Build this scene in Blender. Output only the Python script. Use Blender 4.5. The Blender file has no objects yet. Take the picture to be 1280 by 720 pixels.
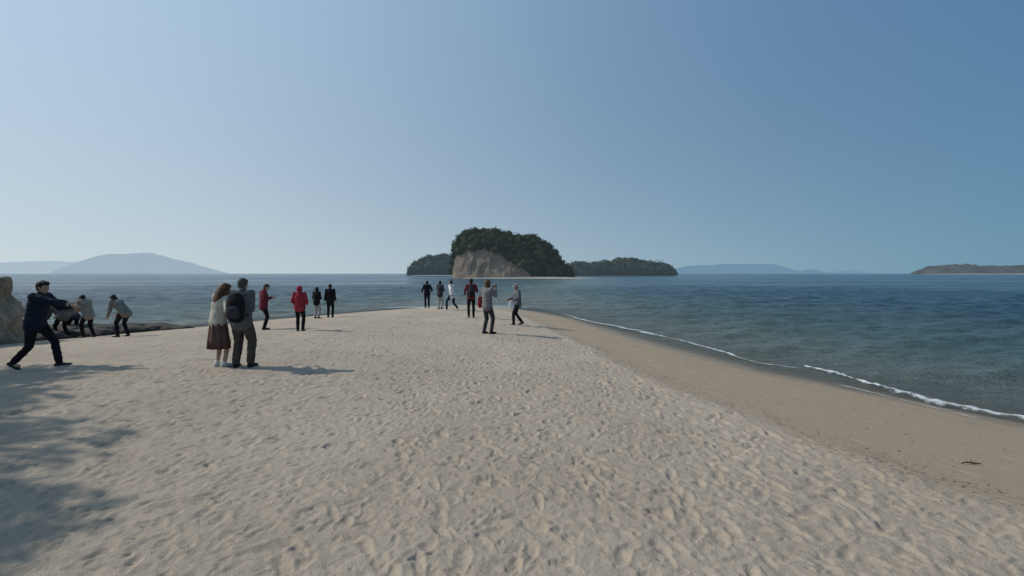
import bpy, bmesh, math, random, time
import numpy as np
from mathutils import Vector, Matrix, noise as mn
R=math.radians
random.seed(7); rng=np.random.RandomState(5)
scene=bpy.context.scene; C=scene.collection
scene.view_settings.view_transform='Standard'
try: scene.view_settings.look='None'
except Exception: pass
scene.view_settings.exposure=0

# ------------------------------------------------------------------ camera
F=600.0; HC=2.45; PITCH=math.atan(18/600)
cam=bpy.data.cameras.new('camera'); co=bpy.data.objects.new('camera',cam); C.objects.link(co)
cam.sensor_width=36; cam.lens=36*F/1280; cam.clip_end=90000; cam.clip_start=0.05
co.location=(0,0,HC); co.rotation_euler=(math.pi/2-PITCH,0,0); scene.camera=co

# ------------------------------------------------------------------ light
SA=R(82); SE=R(38)
sv=Vector((-math.sin(SA)*math.cos(SE), math.cos(SA)*math.cos(SE), math.sin(SE)))
sl=bpy.data.lights.new('sun','SUN'); sl.energy=3.2; sl.angle=R(0.6); sl.color=(1,0.935,0.85)
so=bpy.data.objects.new('sun',sl); C.objects.link(so); so.rotation_euler=sv.to_track_quat('Z','Y').to_euler(); so.location=(-20,0,30)
w=bpy.data.worlds.new("World"); scene.world=w; w.use_nodes=True
nt=w.node_tree; nt.nodes.clear()
def wn(t): return nt.nodes.new(t)
def wl(a,b): nt.links.new(a,b)
def wm(op,a,b=None,clamp=False):
    m=wn('ShaderNodeMath'); m.operation=op; m.use_clamp=clamp
    for i,v in enumerate((a,b)):
        if v is None: continue
        if isinstance(v,bpy.types.NodeSocket): wl(v,m.inputs[i])
        else: m.inputs[i].default_value=v
    return m.outputs[0]
def wmix(f,a,b):
    m=wn('ShaderNodeMix'); m.data_type='RGBA'
    for i,v in ((0,f),(6,a),(7,b)):
        if isinstance(v,bpy.types.NodeSocket): wl(v,m.inputs[i])
        else: m.inputs[i].default_value=v if i==0 else (*v,1)
    return m.outputs[2]
sk=wn('ShaderNodeTexSky'); sk.sky_type='NISHITA'; sk.sun_disc=False
sk.sun_elevation=SE; sk.sun_rotation=-SA; sk.air_density=1.0; sk.dust_density=0.4; sk.ozone_density=2.0; sk.altitude=0
tc=wn('ShaderNodeTexCoord'); sx=wn('ShaderNodeSeparateXYZ'); wl(tc.outputs['Generated'],sx.inputs[0])
dt=wn('ShaderNodeVectorMath'); dt.operation='DOT_PRODUCT'; wl(tc.outputs['Generated'],dt.inputs[0]); dt.inputs[1].default_value=tuple(sv)
mr=wn('ShaderNodeMapRange'); mr.inputs[1].default_value=-.55; mr.inputs[2].default_value=.85; wl(dt.outputs['Value'],mr.inputs[0])
zc=wm('MAXIMUM',sx.outputs['Z'],0.0)
hf=wm('POWER',2.718,wm('MULTIPLY',zc,-3.3))
haze=wmix(mr.outputs[0],(.115,.275,.40),(.66,.745,.78))
high=wmix(wm('POWER',mr.outputs[0],2.4),(.028,.135,.315),(.40,.585,.79))
grad=wmix(hf,high,haze)
KS=.075
sc=wn('ShaderNodeVectorMath'); sc.operation='SCALE'; sc.inputs[3].default_value=1/KS; wl(grad,sc.inputs[0])
fin=wmix(.93,sk.outputs[0],sc.outputs[0])
bg=wn('ShaderNodeBackground'); bg.inputs[1].default_value=KS
ow=wn('ShaderNodeOutputWorld')
wl(fin,bg.inputs[0]); wl(bg.outputs[0],ow.inputs[0])

# ------------------------------------------------------------------ helpers
def tag(o,label=None,cat=None,group=None,kind=None):
    if label: o['label']=label
    if cat: o['category']=cat
    if group: o['group']=group
    if kind: o['kind']=kind
    return o
def empty(name,loc,rz=0,s=1):
    o=bpy.data.objects.new(name,None); C.objects.link(o); o.location=loc; o.rotation_euler=(0,0,rz); o.scale=(s,s,s); o.empty_display_size=.1
    return o
def link(name,me,mat,parent=None,smooth=True):
    o=bpy.data.objects.new(name,me); C.objects.link(o)
    if mat: me.materials.clear(); me.materials.append(mat)
    if smooth: me.polygons.foreach_set('use_smooth',[True]*len(me.polygons))
    if parent: o.parent=parent
    return o
def mk(name,v,f,mat,parent=None,smooth=True):
    me=bpy.data.meshes.new(name); me.from_pydata([tuple(a) for a in v],[],f); me.update()
    return link(name,me,mat,parent,smooth)
def grid_mesh(name,V,nx,ny,mat,parent=None,attrs=None):   # V (ny*nx,3)
    me=bpy.data.meshes.new(name)
    me.vertices.add(nx*ny); me.vertices.foreach_set('co',V.astype(np.float32).ravel())
    j,i=np.meshgrid(np.arange(ny-1),np.arange(nx-1),indexing='ij')
    a=(j*nx+i).ravel(); q=np.stack([a,a+1,a+nx+1,a+nx],1).astype(np.int32)
    n=len(q); me.loops.add(n*4); me.loops.foreach_set('vertex_index',q.ravel())
    me.polygons.add(n); me.polygons.foreach_set('loop_start',np.arange(0,n*4,4,dtype=np.int32))
    me.polygons.foreach_set('use_smooth',np.ones(n,dtype=bool))
    me.update(calc_edges=True)
    for k,val in (attrs or {}).items():
        at=me.attributes.new(k,'FLOAT','POINT'); at.data.foreach_set('value',val.astype(np.float32).ravel())
    o=bpy.data.objects.new(name,me); C.objects.link(o); me.materials.append(mat)
    if parent: o.parent=parent
    return o
TAB=rng.rand(256,256)
def vn(x,y):
    xi=np.floor(x); yi=np.floor(y); fx=x-xi; fy=y-yi; xi=xi.astype(int); yi=yi.astype(int)
    fx=fx*fx*(3-2*fx); fy=fy*fy*(3-2*fy)
    a=TAB[xi&255,yi&255]; b=TAB[(xi+1)&255,yi&255]; c=TAB[xi&255,(yi+1)&255]; d=TAB[(xi+1)&255,(yi+1)&255]
    return (a*(1-fx)+b*fx)*(1-fy)+(c*(1-fx)+d*fx)*fy
def fbm(x,y,o=4):
    s=0;a=.5
    for i in range(o):
        s=s+a*(vn(x*2**i+i*17.3,y*2**i+i*9.1)-.5)*2; a*=.5
    return s
def sst(a,b,x):
    t=np.clip((x-a)/(b-a),0,1); return t*t*(3-2*t)

# ------------------------------------------------------------------ terrain function
POLY=np.array([(-120,-20),(-60,4),(-26,12),(-20,15.2),(-17.8,16.9),(-16.4,18.8),(-14.8,21.4),(-12.6,26.2),(-10.2,29.8),(-7.4,33.6),(-4.4,35.4),(-1.5,35.2),(0.6,33),
 (2.8,27.5),(4.6,18.5),(6.3,12.2),(8.4,7.9),(11,4.2),(14,0),(20,-9),(30,-25),(60,-120),(-120,-120)],float)
def sdist(x,y):
    x=np.asarray(x,float); y=np.asarray(y,float)
    best=np.full(x.shape,1e9); ins=np.zeros(x.shape,bool); n=len(POLY)
    for i in range(n):
        ax,ay=POLY[i]; bx,by=POLY[(i+1)%n]; ex,ey=bx-ax,by-ay
        t=np.clip(((x-ax)*ex+(y-ay)*ey)/(ex*ex+ey*ey),0,1)
        best=np.minimum(best,(x-ax-t*ex)**2+(y-ay-t*ey)**2)
        c=((ay>y)!=(by>y))
        xc=ax+(y-ay)*ex/(ey if ey!=0 else 1e-9)
        ins^=(c&(x<xc))
    return np.where(ins,1,-1)*np.sqrt(best)
def sd2(x,y):
    d=sdist(x,y); x=np.asarray(x,float); y=np.asarray(y,float)
    return d+.35*fbm(x*.35+40,y*.35+11,3)*np.exp(-np.abs(d)/4)
def gz_d(x,y,d):
    cx=-.5-.12*y
    k=7.0-2.5*sst(-3,3,x-cx)
    up=.76*(1-np.exp(-(np.maximum(d,0)/k)**1.2))
    dn=np.maximum(.11*np.minimum(d,0),-2.0)
    return np.where(d>0,up,dn)+.03*fbm(x*.25,y*.25,2)*sst(0.5,4,d)
def gz(x,y):
    x=np.array([x],float); y=np.array([y],float)
    return float(gz_d(x,y,sd2(x,y))[0])
def ray(px,py):
    u=(px-640)/F; v=(360-py)/F; c,s=math.cos(PITCH),math.sin(PITCH)
    return Vector((u,c+v*s,-s+v*c))
def ground_at(px,py,zz=None):
    d=ray(px,py)
    if zz is not None: return Vector((0,0,HC))+d*((HC-zz)/-d.z)
    t=np.linspace(2,60,1500); P=np.array([0,0,HC])[None,:]+t[:,None]*np.array(d)[None,:]
    g=np.maximum(gz_d(P[:,0],P[:,1],sd2(P[:,0],P[:,1])),.02)
    i=int(np.argmax(P[:,2]<=g)); p=P[i]
    return Vector((p[0],p[1],g[i]))

# ------------------------------------------------------------------ materials
def newmat(name):
    m=bpy.data.materials.new(name); m.use_nodes=True; n=m.node_tree; b=n.nodes['Principled BSDF']; return m,n,b
def mixc(n,fac,a,b,mode='MIX'):
    m=n.nodes.new('ShaderNodeMix'); m.data_type='RGBA'; m.blend_type=mode
    for s,val in ((0,fac),(6,a),(7,b)):
        if isinstance(val,bpy.types.NodeSocket): n.links.new(val,m.inputs[s])
        else: m.inputs[s].default_value=val if s==0 else (*val,1)
    return m.outputs[2]
def math_(n,op,a,b=None,c=None,clamp=False):
    m=n.nodes.new('ShaderNodeMath'); m.operation=op; m.use_clamp=clamp
    for s,val in enumerate((a,b,c)):
        if val is None: continue
        if isinstance(val,bpy.types.NodeSocket): n.links.new(val,m.inputs[s])
        else: m.inputs[s].default_value=val
    return m.outputs[0]
def noise_(n,scale,detail=4,rough=.55,vec=None,dist=0):
    t=n.nodes.new('ShaderNodeTexNoise'); t.inputs['Scale'].default_value=scale; t.inputs['Detail'].default_value=detail; t.inputs['Roughness'].default_value=rough; t.inputs['Distortion'].default_value=dist
    if vec is not None: n.links.new(vec,t.inputs['Vector'])
    return t.outputs['Fac']
def ramp(n,fac,lo,hi):
    m=n.nodes.new('ShaderNodeMapRange'); m.inputs[1].default_value=lo; m.inputs[2].default_value=hi; m.interpolation_type='SMOOTHSTEP'
    n.links.new(fac,m.inputs[0]); return m.outputs[0]
def attr(n,name):
    a=n.nodes.new('ShaderNodeAttribute'); a.attribute_name=name; return a.outputs['Fac']
def objco(n): return n.nodes.new('ShaderNodeTexCoord').outputs['Object']
def bump(n,b,h,strength,dist,normal=None):
    x=n.nodes.new('ShaderNodeBump'); x.inputs['Strength'].default_value=strength; x.inputs['Distance'].default_value=dist
    n.links.new(h,x.inputs['Height'])
    if normal is not None: n.links.new(normal,x.inputs['Normal'])
    n.links.new(x.outputs[0],b.inputs['Normal']); return x.outputs[0]
def simple(name,col,var=.25,scale=6,rough=.85,bs=.3,bd=.004,bscale=60,spec=.2):
    m,n,b=newmat(name); oc=objco(n)
    f=noise_(n,scale,5,.6,oc)
    d=tuple(c*(1-var) for c in col); l=tuple(min(1,c*(1+var)) for c in col)
    n.links.new(mixc(n,ramp(n,f,.3,.7),d,l),b.inputs['Base Color'])
    b.inputs['Roughness'].default_value=rough; b.inputs['Specular IOR Level'].default_value=spec
    bump(n,b,noise_(n,bscale,3,.6,oc),bs,bd)
    return m
def hazed(name,col,haze,fac,var=.3,scale=.02):  # distance haze painted into the material: surface mixed with glowing air-light colour
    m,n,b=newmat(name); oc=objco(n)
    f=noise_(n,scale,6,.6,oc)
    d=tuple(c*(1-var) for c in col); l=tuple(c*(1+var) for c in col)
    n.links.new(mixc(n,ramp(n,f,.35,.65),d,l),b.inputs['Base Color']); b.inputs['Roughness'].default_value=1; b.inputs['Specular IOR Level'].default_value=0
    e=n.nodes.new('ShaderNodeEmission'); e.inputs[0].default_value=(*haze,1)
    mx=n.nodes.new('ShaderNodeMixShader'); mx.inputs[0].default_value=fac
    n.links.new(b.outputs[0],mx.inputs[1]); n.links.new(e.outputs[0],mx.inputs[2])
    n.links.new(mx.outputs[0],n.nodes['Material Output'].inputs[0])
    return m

# sand
def sand_material():
    m,n,b=newmat('sand'); oc=objco(n)
    tr=attr(n,'tramp'); wt=attr(n,'wet'); wr=attr(n,'wrack')
    big=noise_(n,.5,5,.6,oc); mid=noise_(n,6,5,.65,oc); fine=noise_(n,70,4,.75,oc)
    dry=mixc(n,ramp(n,big,.3,.7),(.40,.328,.25),(.465,.386,.30))
    sm=mixc(n,ramp(n,mid,.3,.7),(.365,.278,.19),(.415,.322,.225))
    c=mixc(n,tr,sm,dry)
    c=mixc(n,math_(n,'MULTIPLY',ramp(n,mid,.4,.75),.28),c,(.28,.225,.168))
    c=mixc(n,math_(n,'MULTIPLY',ramp(n,fine,.5,.8),.55),c,(.18,.148,.11))
    c=mixc(n,math_(n,'MULTIPLY',wt,.62),c,(.20,.155,.105))
    sp=noise_(n,28,4,.7,oc); pt=noise_(n,2.2,3,.6,oc)
    msk=math_(n,'MULTIPLY',ramp(n,math_(n,'ADD',sp,math_(n,'MULTIPLY',pt,.35)),.72,.79),wr)
    c=mixc(n,math_(n,'MULTIPLY',msk,.65),c,(.09,.07,.045))
    vo=n.nodes.new('ShaderNodeTexVoronoi'); vo.inputs['Scale'].default_value=22; n.links.new(oc,vo.inputs['Vector'])
    s2=n.nodes.new('ShaderNodeSeparateColor'); n.links.new(vo.outputs['Color'],s2.inputs[0])
    peb=math_(n,'MULTIPLY',math_(n,'LESS_THAN',vo.outputs['Distance'],.16),math_(n,'GREATER_THAN',s2.outputs[0],.85))
    c=mixc(n,math_(n,'MULTIPLY',peb,.5),c,(.1,.08,.06))
    n.links.new(c,b.inputs['Base Color'])
    ro=math_(n,'SUBTRACT',.95,math_(n,'MULTIPLY',wt,.55)); n.links.new(ro,b.inputs['Roughness'])
    b.inputs['Specular IOR Level'].default_value=.25
    h=math_(n,'ADD',math_(n,'MULTIPLY',noise_(n,14,6,.78,oc),1.0),math_(n,'MULTIPLY',noise_(n,110,2,.7,oc),.45))
    bump(n,b,h,1,.024)
    return m
M_sand=sand_material()

def sea_material():
    m,n,b=newmat('sea_water'); oc=objco(n)
    dp=attr(n,'deep'); cl=attr(n,'clear')
    st=n.nodes.new('ShaderNodeMapping'); st.inputs['Scale'].default_value=(.6,1,1); n.links.new(oc,st.inputs[0])
    s3=n.nodes.new('ShaderNodeMapping'); s3.inputs['Scale'].default_value=(.22,1,1); n.links.new(oc,s3.inputs[0])
    pat=noise_(n,.045,7,.72,s3.outputs[0],.4)
    c=mixc(n,ramp(n,dp,0,.32),(.22,.24,.195),(.095,.16,.15))
    c=mixc(n,ramp(n,dp,.2,1),c,(.028,.080,.120))
    c=mixc(n,math_(n,'MULTIPLY',ramp(n,pat,.42,.62),.28),c,(.018,.050,.074))
    n.links.new(c,b.inputs['Base Color'])
    n.links.new(math_(n,'ADD',math_(n,'MULTIPLY',ramp(n,pat,.35,.65),.16),.12),b.inputs['Roughness']); b.inputs['IOR'].default_value=1.33
    h1=noise_(n,2.8,5,.72,st.outputs[0],.5); h2=noise_(n,12,4,.7,st.outputs[0],.3)
    n1=bump(n,b,h1,1,.40)
    bump(n,b,h2,1,.11,n1)
    tb=n.nodes.new('ShaderNodeBsdfTransparent'); mx=n.nodes.new('ShaderNodeMixShader')
    n.links.new(cl,mx.inputs[0]); n.links.new(b.outputs[0],mx.inputs[1]); n.links.new(tb.outputs[0],mx.inputs[2])
    wc=noise_(n,1.1,5,.75,st.outputs[0],.2); wg=noise_(n,.06,3,.6,oc)
    wf=math_(n,'MULTIPLY',ramp(n,math_(n,'ADD',wc,math_(n,'MULTIPLY',wg,.25)),.85,.885),ramp(n,dp,.1,.4))
    fo=n.nodes.new('ShaderNodeBsdfDiffuse'); fo.inputs[0].default_value=(.7,.73,.75,1)
    m2=n.nodes.new('ShaderNodeMixShader'); n.links.new(wf,m2.inputs[0]); n.links.new(mx.outputs[0],m2.inputs[1]); n.links.new(fo.outputs[0],m2.inputs[2])
    n.links.new(m2.outputs[0],n.nodes['Material Output'].inputs[0])
    return m
M_sea=sea_material()

def foam_material():
    m,n,b=newmat('foam'); oc=objco(n)
    b.inputs['Base Color'].default_value=(.62,.64,.64,1); b.inputs['Roughness'].default_value=.7
    e=attr(n,'edge'); f=noise_(n,7,6,.78,oc); g=noise_(n,1.1,3,.6,oc)
    a=math_(n,'SUBTRACT',math_(n,'ADD',f,math_(n,'MULTIPLY',g,.9)),math_(n,'MULTIPLY',e,.5))
    fac=math_(n,'MULTIPLY',ramp(n,a,.60,.90),.86)
    tb=n.nodes.new('ShaderNodeBsdfTransparent'); mx=n.nodes.new('ShaderNodeMixShader')
    n.links.new(fac,mx.inputs[0]); n.links.new(tb.outputs[0],mx.inputs[1]); n.links.new(b.outputs[0],mx.inputs[2])
    n.links.new(mx.outputs[0],n.nodes['Material Output'].inputs[0])
    return m
M_foam=foam_material()
M_rock=simple('tan_brown_rock',(.29,.22,.155),.45,1.4,.95,1,.10,5)
M_reef=simple('dark_reef_rock',(.06,.052,.045),.4,2,.9,1,.04,5)
M_bark=simple('bark',(.10,.075,.055),.3,5,.95,1,.02,20)
M_leaf=simple('pine_leaf',(.05,.075,.03),.4,1.5,.8)

# ------------------------------------------------------------------ people toolkit
def loft(bm,pts,side=Vector((1,0,0)),n=14,pleat=None,flat_end=False):
    P=[p[0] for p in pts]; L=len(P); rings=[]
    def ring(c,t,rx,ry):
        s=side-t*side.dot(t)
        if s.length<.05: s=Vector((0,1,0))-t*t.y
        if s.length<.05: s=Vector((0,0,1))-t*t.z
        s.normalize(); u=t.cross(s)
        out=[]
        for i in range(n):
            a=2*math.pi*i/n; k=1+(pleat*math.cos(a*9) if pleat else 0)
            out.append(bm.verts.new(c+s*(rx*k*math.cos(a))+u*(ry*k*math.sin(a))))
        return out
    for i in range(L):
        t=(P[min(i+1,L-1)]-P[max(i-1,0)]).normalized(); rx,ry=pts[i][1],pts[i][2]; r=min(rx,ry)
        if i==0:
            for a in (75,50,25): rings.append(ring(P[0]-t*r*math.sin(R(a)),t,rx*math.cos(R(a)),ry*math.cos(R(a))))
        rings.append(ring(P[i],t,rx,ry))
        if i==L-1:
            if flat_end: rings.append(ring(P[i]-t*.02,t,rx*.93,ry*.93)); rings.append(ring(P[i]-t*.06,t,rx*.5,ry*.5))
            else:
                for a in (25,50,75): rings.append(ring(P[i]+t*r*math.sin(R(a)),t,rx*math.cos(R(a)),ry*math.cos(R(a))))
    for a,b in zip(rings,rings[1:]):
        for i in range(n): bm.faces.new((a[i],a[(i+1)%n],b[(i+1)%n],b[i]))
    bm.faces.new(rings[0][::-1]); bm.faces.new(rings[-1])
def cap(bm,a,b,ra,rb,n=12): loft(bm,[(a,ra,ra),(b,rb,rb)],Vector((1,.1,.05)),n)
def ell(bm,c,r,rot=None,sub=3):
    M=Matrix.Translation(c)@((rot.to_4x4()) if rot else Matrix())@Matrix.Diagonal((*r,1))
    bmesh.ops.create_icosphere(bm,subdivisions=sub,radius=1,matrix=M)
def finish(name,bm,mat,parent,vox=.01,sm=2,wr=0,wf=12):
    bmesh.ops.recalc_face_normals(bm,faces=bm.faces)
    me=bpy.data.meshes.new(name); bm.to_mesh(me); bm.free()
    if vox==0: return link(name,me,mat,parent)
    o=bpy.data.objects.new('t',me); C.objects.link(o)
    m=o.modifiers.new('r','REMESH'); m.mode='VOXEL'; m.voxel_size=vox; m.use_smooth_shade=True
    if sm:
        s=o.modifiers.new('s','SMOOTH'); s.factor=.5; s.iterations=sm
    dg=bpy.context.evaluated_depsgraph_get()
    me2=bpy.data.meshes.new_from_object(o.evaluated_get(dg)); bpy.data.objects.remove(o); bpy.data.meshes.remove(me)
    if wr:
        seed=Vector((random.random()*50,random.random()*50,0))
        for v in me2.vertices:
            p=v.co; q=Vector((p.x*wf,p.y*wf,p.z*wf*1.7))+seed
            d=mn.noise(q)+.5*mn.noise(q*2.3)
            v.co=p+v.normal*(wr*d)
    me2.name=name
    return link(name,me2,mat,parent)
def ik(a,b,l1,l2,pole):
    d=b-a; L=d.length
    if L>(l1+l2)*.995: b=a+d*((l1+l2)*.995/L); d=b-a; L=d.length
    t=d/L; x=(l1*l1-l2*l2+L*L)/(2*L); h=math.sqrt(max(l1*l1-x*x,0))
    p=pole-t*pole.dot(t); p.normalize()
    return a+t*x+p*h, b
def hand(bm,w,fd,pn,sg,curl=.5):
    fd=fd.normalized(); ac=fd.cross(pn).normalized(); pn=ac.cross(fd).normalized()
    loft(bm,[(w-fd*.015,.026,.02),(w+fd*.03,.036,.016),(w+fd*.08,.039,.014)],ac,12)
    for k,(o,l) in enumerate(((-.034,.066),(-.012,.078),(.012,.073),(.034,.058))):
        o*=sg
        base=w+fd*.083+ac*o; d1=(fd+ac*o*3.5-pn*(-.35*curl)).normalized()
        m=base+d1*l*.5; d2=(d1+pn*1.1*curl).normalized(); e=m+d2*l*.5
        loft(bm,[(base,.0088,.0088),(m,.0082,.0082),(e,.0068,.0068)],ac,8)
    tb=w+fd*.02-ac*sg*.026; tm=tb+(fd*.6-ac*sg*.8+pn*.3).normalized()*.04; te=tm+(fd*.9-ac*sg*.35+pn*.4).normalized()*.03
    loft(bm,[(tb,.013,.013),(tm,.0105,.0105),(te,.008,.008)],ac,8)
M_skin=simple('skin',(.42,.27,.19),.08,20,.6,.1,.002)
M_eye=simple('eye_dark',(.02,.015,.012),.1,20,.3,0,0)
M_lip=simple('lip',(.32,.13,.11),.1,20,.6,0,0)
def cloth(name,c,var=.18): return simple(name,c,var,9,.92,.5,.006,28,.1)

def person(label,px,pyt,pyb,rot,pose,fit,H=None,near=False,name='person'):
    g=ground_at(px,pyb)
    if H is None: H=(pyb-pyt)*g.y/F
    H=max(1.5,min(1.82,H)); S=H/1.70
    root=empty(name,(g.x,g.y,g.z-.005),R(rot),S)
    tag(root,label,'person')
    V=Vector; vb=.0065 if near else .010; vc=.010 if near else .016
    hz=pose.get('hip',.895); hx=pose.get('hipo',(0,0))
    pel=V((hx[0],hx[1],hz))
    T=Matrix.Translation(pel)@Matrix.Rotation(R(pose.get('yaw',0)),4,'Z')@Matrix.Rotation(-R(pose.get('lean',2)),4,'X')@Matrix.Rotation(R(pose.get('side',0)),4,'Y')
    side=(T.to_3x3()@V((1,0,0))).normalized()
    tp=lambda x,y,z: T@V((x,y,z))
    fl=V(pose.get('fl',(-.10,0,.075))); fr=V(pose.get('fr',(.10,0,.075)))
    hips={-1:V((pel.x-.085,pel.y,pel.z-.02)),1:V((pel.x+.085,pel.y,pel.z-.02))}
    legs={}
    for s,f in ((-1,fl),(1,fr)): legs[s]=ik(hips[s],f,.42,.415,V((s*.12,1,0)))
    sw=fit.get('sw',.165)
    sh={s:tp(s*sw,0,.475) for s in (-1,1)}
    arms={}
    for s,k in ((-1,'hl'),(1,'hr')):
        h=V(pose.get(k,(s*.25,.04,.84)))
        pole=V(pose.get('pole',(s*.5,-1,-.6))); pole.x=abs(pole.x)*s
        arms[s]=ik(sh[s],h,.28,.25,pole)
    hp=pose.get('head',(0,0,0))
    nk=tp(0,.005,.50)
    HR=Matrix.Rotation(R(hp[1]),3,'Z')@Matrix.Rotation(-R(hp[0]),3,'X')@Matrix.Rotation(R(hp[2]),3,'Y')
    hc=nk+HR@V((0,.025,.15)); hd=lambda x,y,z: hc+HR@V((x,y,z))
    bm=bmesh.new()
    loft(bm,[(tp(0,0,-.04),.135,.09),(tp(0,0,.08),.13,.088),(tp(0,0,.2),.118,.085),(tp(0,0,.34),.138,.095),(tp(0,0,.44),.13,.08),(tp(0,0,.49),.07,.06)],side,20)
    cap(bm,tp(0,0,.44),hd(0,-.01,-.06),.054,.05)
    ell(bm,hd(0,-.005,.01),(.074,.09,.105),HR); ell(bm,hd(0,.025,-.058),(.052,.056,.055),HR)
    loft(bm,[(hd(0,.082,.012),.008,.008),(hd(0,.102,-.022),.013,.012)],HR@V((1,0,0)),8)
    for s in (-1,1):
        ell(bm,hd(s*.076,-.005,-.01),(.010,.02,.031),HR,2)
        e,h=arms[s]; cap(bm,sh[s],e,.046,.038); cap(bm,e,h,.037,.025)
        cap(bm,tp(s*.05,0,.46),sh[s],.05,.046)
        fd=(h-e).normalized(); pn=V((-s,.15,0)) if abs(fd.z)>.5 else V((-s*.6,0,-.8))
        hand(bm,h,fd,pn,s*pose.get('hs',1),pose.get('curl',.6))
        k,f=legs[s]; cap(bm,hips[s],k,.078,.052); cap(bm,k,f,.052,.036)
        fy=R(pose.get('toe',8))*-s; fdv=V((math.sin(-fy),math.cos(fy),0))
        cap(bm,f-V((0,0,.03)),f+fdv*.12-V((0,0,.045)),.034,.026)
    finish('body',bm,M_skin,root,vb,2)
    for s in (-1,1):
        b=bmesh.new(); ell(b,hd(s*.030,.079,.008),(.012,.008,.007),HR,2); finish('eye',b,M_eye,root,0)
    b=bmesh.new(); ell(b,hd(0,.079,-.055),(.022,.006,.007),HR,2); finish('mouth',b,M_lip,root,0)
    hs=fit.get('style','short')
    if hs!='none':
        bm=bmesh.new(); ell(bm,hd(0,-.022,.026),(.084,.094,.104),HR)
        ell(bm,hd(0,.03,.075),(.066,.06,.046),HR)
        if hs=='short': ell(bm,hd(0,-.05,-.035),(.066,.05,.05),HR)
        if hs=='bob':
            ell(bm,hd(0,-.045,-.04),(.088,.06,.085),HR)
            for s in (-1,1): ell(bm,hd(s*.07,-.005,-.04),(.025,.05,.08),HR)
        if hs=='long':
            sw_=fit.get('sweep',0)
            loft(bm,[(hd(0,-.05,.03),.088,.075),(hd(0,-.08,-.06),.105,.07),(hd(sw_*.3,-.10,-.16),.12,.06),(hd(sw_*.7,-.11,-.28),.115,.05),(hd(sw_,-.10,-.40),.075,.035)],HR@V((1,0,0)),16)
            for s in (-1,1): loft(bm,[(hd(s*.068,.02,.03),.02,.04),(hd(s*.08,.01,-.1),.02,.035),(hd(s*.085+sw_*.4,0,-.24),.015,.02)],HR@V((1,0,0)),10)
        finish('hair',bm,fit['hair'],root,.009,1,.004 if hs=='long' else .006,38)
    if 'hat' in fit:
        bm=bmesh.new(); ell(bm,hd(0,-.012,.05),(.092,.104,.085),HR); loft(bm,[(hd(0,.06,.045),.07,.008),(hd(0,.14,.035),.055,.006)],HR@V((1,0,0)),12)
        finish('cap',bm,fit['hat'],root,0)
    bk=fit.get('bulk',1.0); hem=fit.get('hem',-.09)
    bm=bmesh.new()
    loft(bm,[(tp(0,0,hem),.168*bk,.122*bk),(tp(0,0,hem+.05),.172*bk,.126*bk),(tp(0,0,.1),.163*bk,.122*bk),(tp(0,0,.2),.156*bk,.12*bk),(tp(0,0,.33),.17*bk,.125*bk),(tp(0,0,.43),.158*bk,.108*bk),(tp(0,0,.475),.115,.085),(tp(0,.005,.53),.068,.066)],side,24)
    for s in (-1,1):
        e,h=arms[s]; wr_=h+(e-h).normalized()*.02
        cap(bm,tp(s*.06,0,.445),sh[s],.068*bk,.068*bk); cap(bm,sh[s],e,.066*bk,.055*bk); cap(bm,e,wr_,.055*bk,.042*bk)
    if fit.get('hood')=='up':
        ell(bm,hd(0,-.03,.012),(.108,.105,.128),HR); cap(bm,tp(0,-.02,.46),hd(0,-.03,-.06),.085,.085)
    if fit.get('hood')=='down':
        loft(bm,[(tp(-.08,-.06,.50),.045,.04),(tp(0,-.10,.46),.055,.055),(tp(.08,-.06,.50),.045,.04)],V((0,0,1)),10)
    finish(fit.get('topname','jacket'),bm,fit['top'],root,vc,3,.008 if near else .011,11)
    if fit.get('skirt'):
        bm=bmesh.new(); fo=(legs[-1][1]+legs[1][1])/2; b0=tp(0,0,.06); dx=fit.get('sway',-.05)
        pts=[(b0,.15,.115)]
        for t,rr in ((.15,.165),(.4,.19),(.7,.21),(1,.23)):
            c=b0.lerp(V((fo.x+dx,fo.y,.36)),t); pts.append((c,rr,rr*.8))
        loft(bm,pts,side,90,.06,True); finish('skirt',bm,fit['bottom'],root,0)
    else:
        lo=fit.get('loose',1)
        bm=bmesh.new()
        loft(bm,[(V((pel.x,pel.y,pel.z-.06)),.15,.108),(pel+V((0,0,.02)),.158,.112),(tp(0,0,.09),.15,.108)],V((1,0,0)),20)
        for s in (-1,1):
            k,f=legs[s]
            loft(bm,[(hips[s],.09,.098),(hips[s].lerp(k,.5),.083*lo,.085*lo),(k,.066*lo,.066*lo),(k.lerp(f,.5),.062*lo,.062*lo),(k.lerp(f,.94),.056*lo,.056*lo)],V((1,0,0)),16)
        finish('trousers',bm,fit['bottom'],root,vc,3,.009,12)
    for s in (-1,1):
        k,f=legs[s]; fy=R(pose.get('toe',8))*-s; fdv=V((math.sin(-fy),math.cos(fy),0)); pit=pose.get('pit',{}).get(s,0)
        fdv=(fdv*math.cos(R(pit))-V((0,0,1))*math.sin(R(pit))); up=V((0,0,1)); sd=fdv.cross(up).normalized(); up=sd.cross(fdv)
        a=f-up*.032
        bm=bmesh.new(); loft(bm,[(a-fdv*.045,.036,.036),(a+fdv*.03,.039,.038),(a+fdv*.11-up*.012,.043,.028),(a+fdv*.17-up*.016,.036,.022)],sd,14); cap(bm,a,f+up*.015,.042,.043)
        sh_=finish('shoe',bm,fit['shoes'],root,0)
        bm=bmesh.new(); q=a-up*.032; loft(bm,[(q-fdv*.05,.036,.011),(q+fdv*.06,.041,.011),(q+fdv*.13,.045,.011),(q+fdv*.185,.034,.009)],sd,14)
        finish('sole',bm,fit.get('sole',fit['shoes']),sh_,0)
    return dict(root=root,T=T,tp=tp,arms=arms,S=S,sh=sh,rot=R(rot),side=side)
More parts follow.
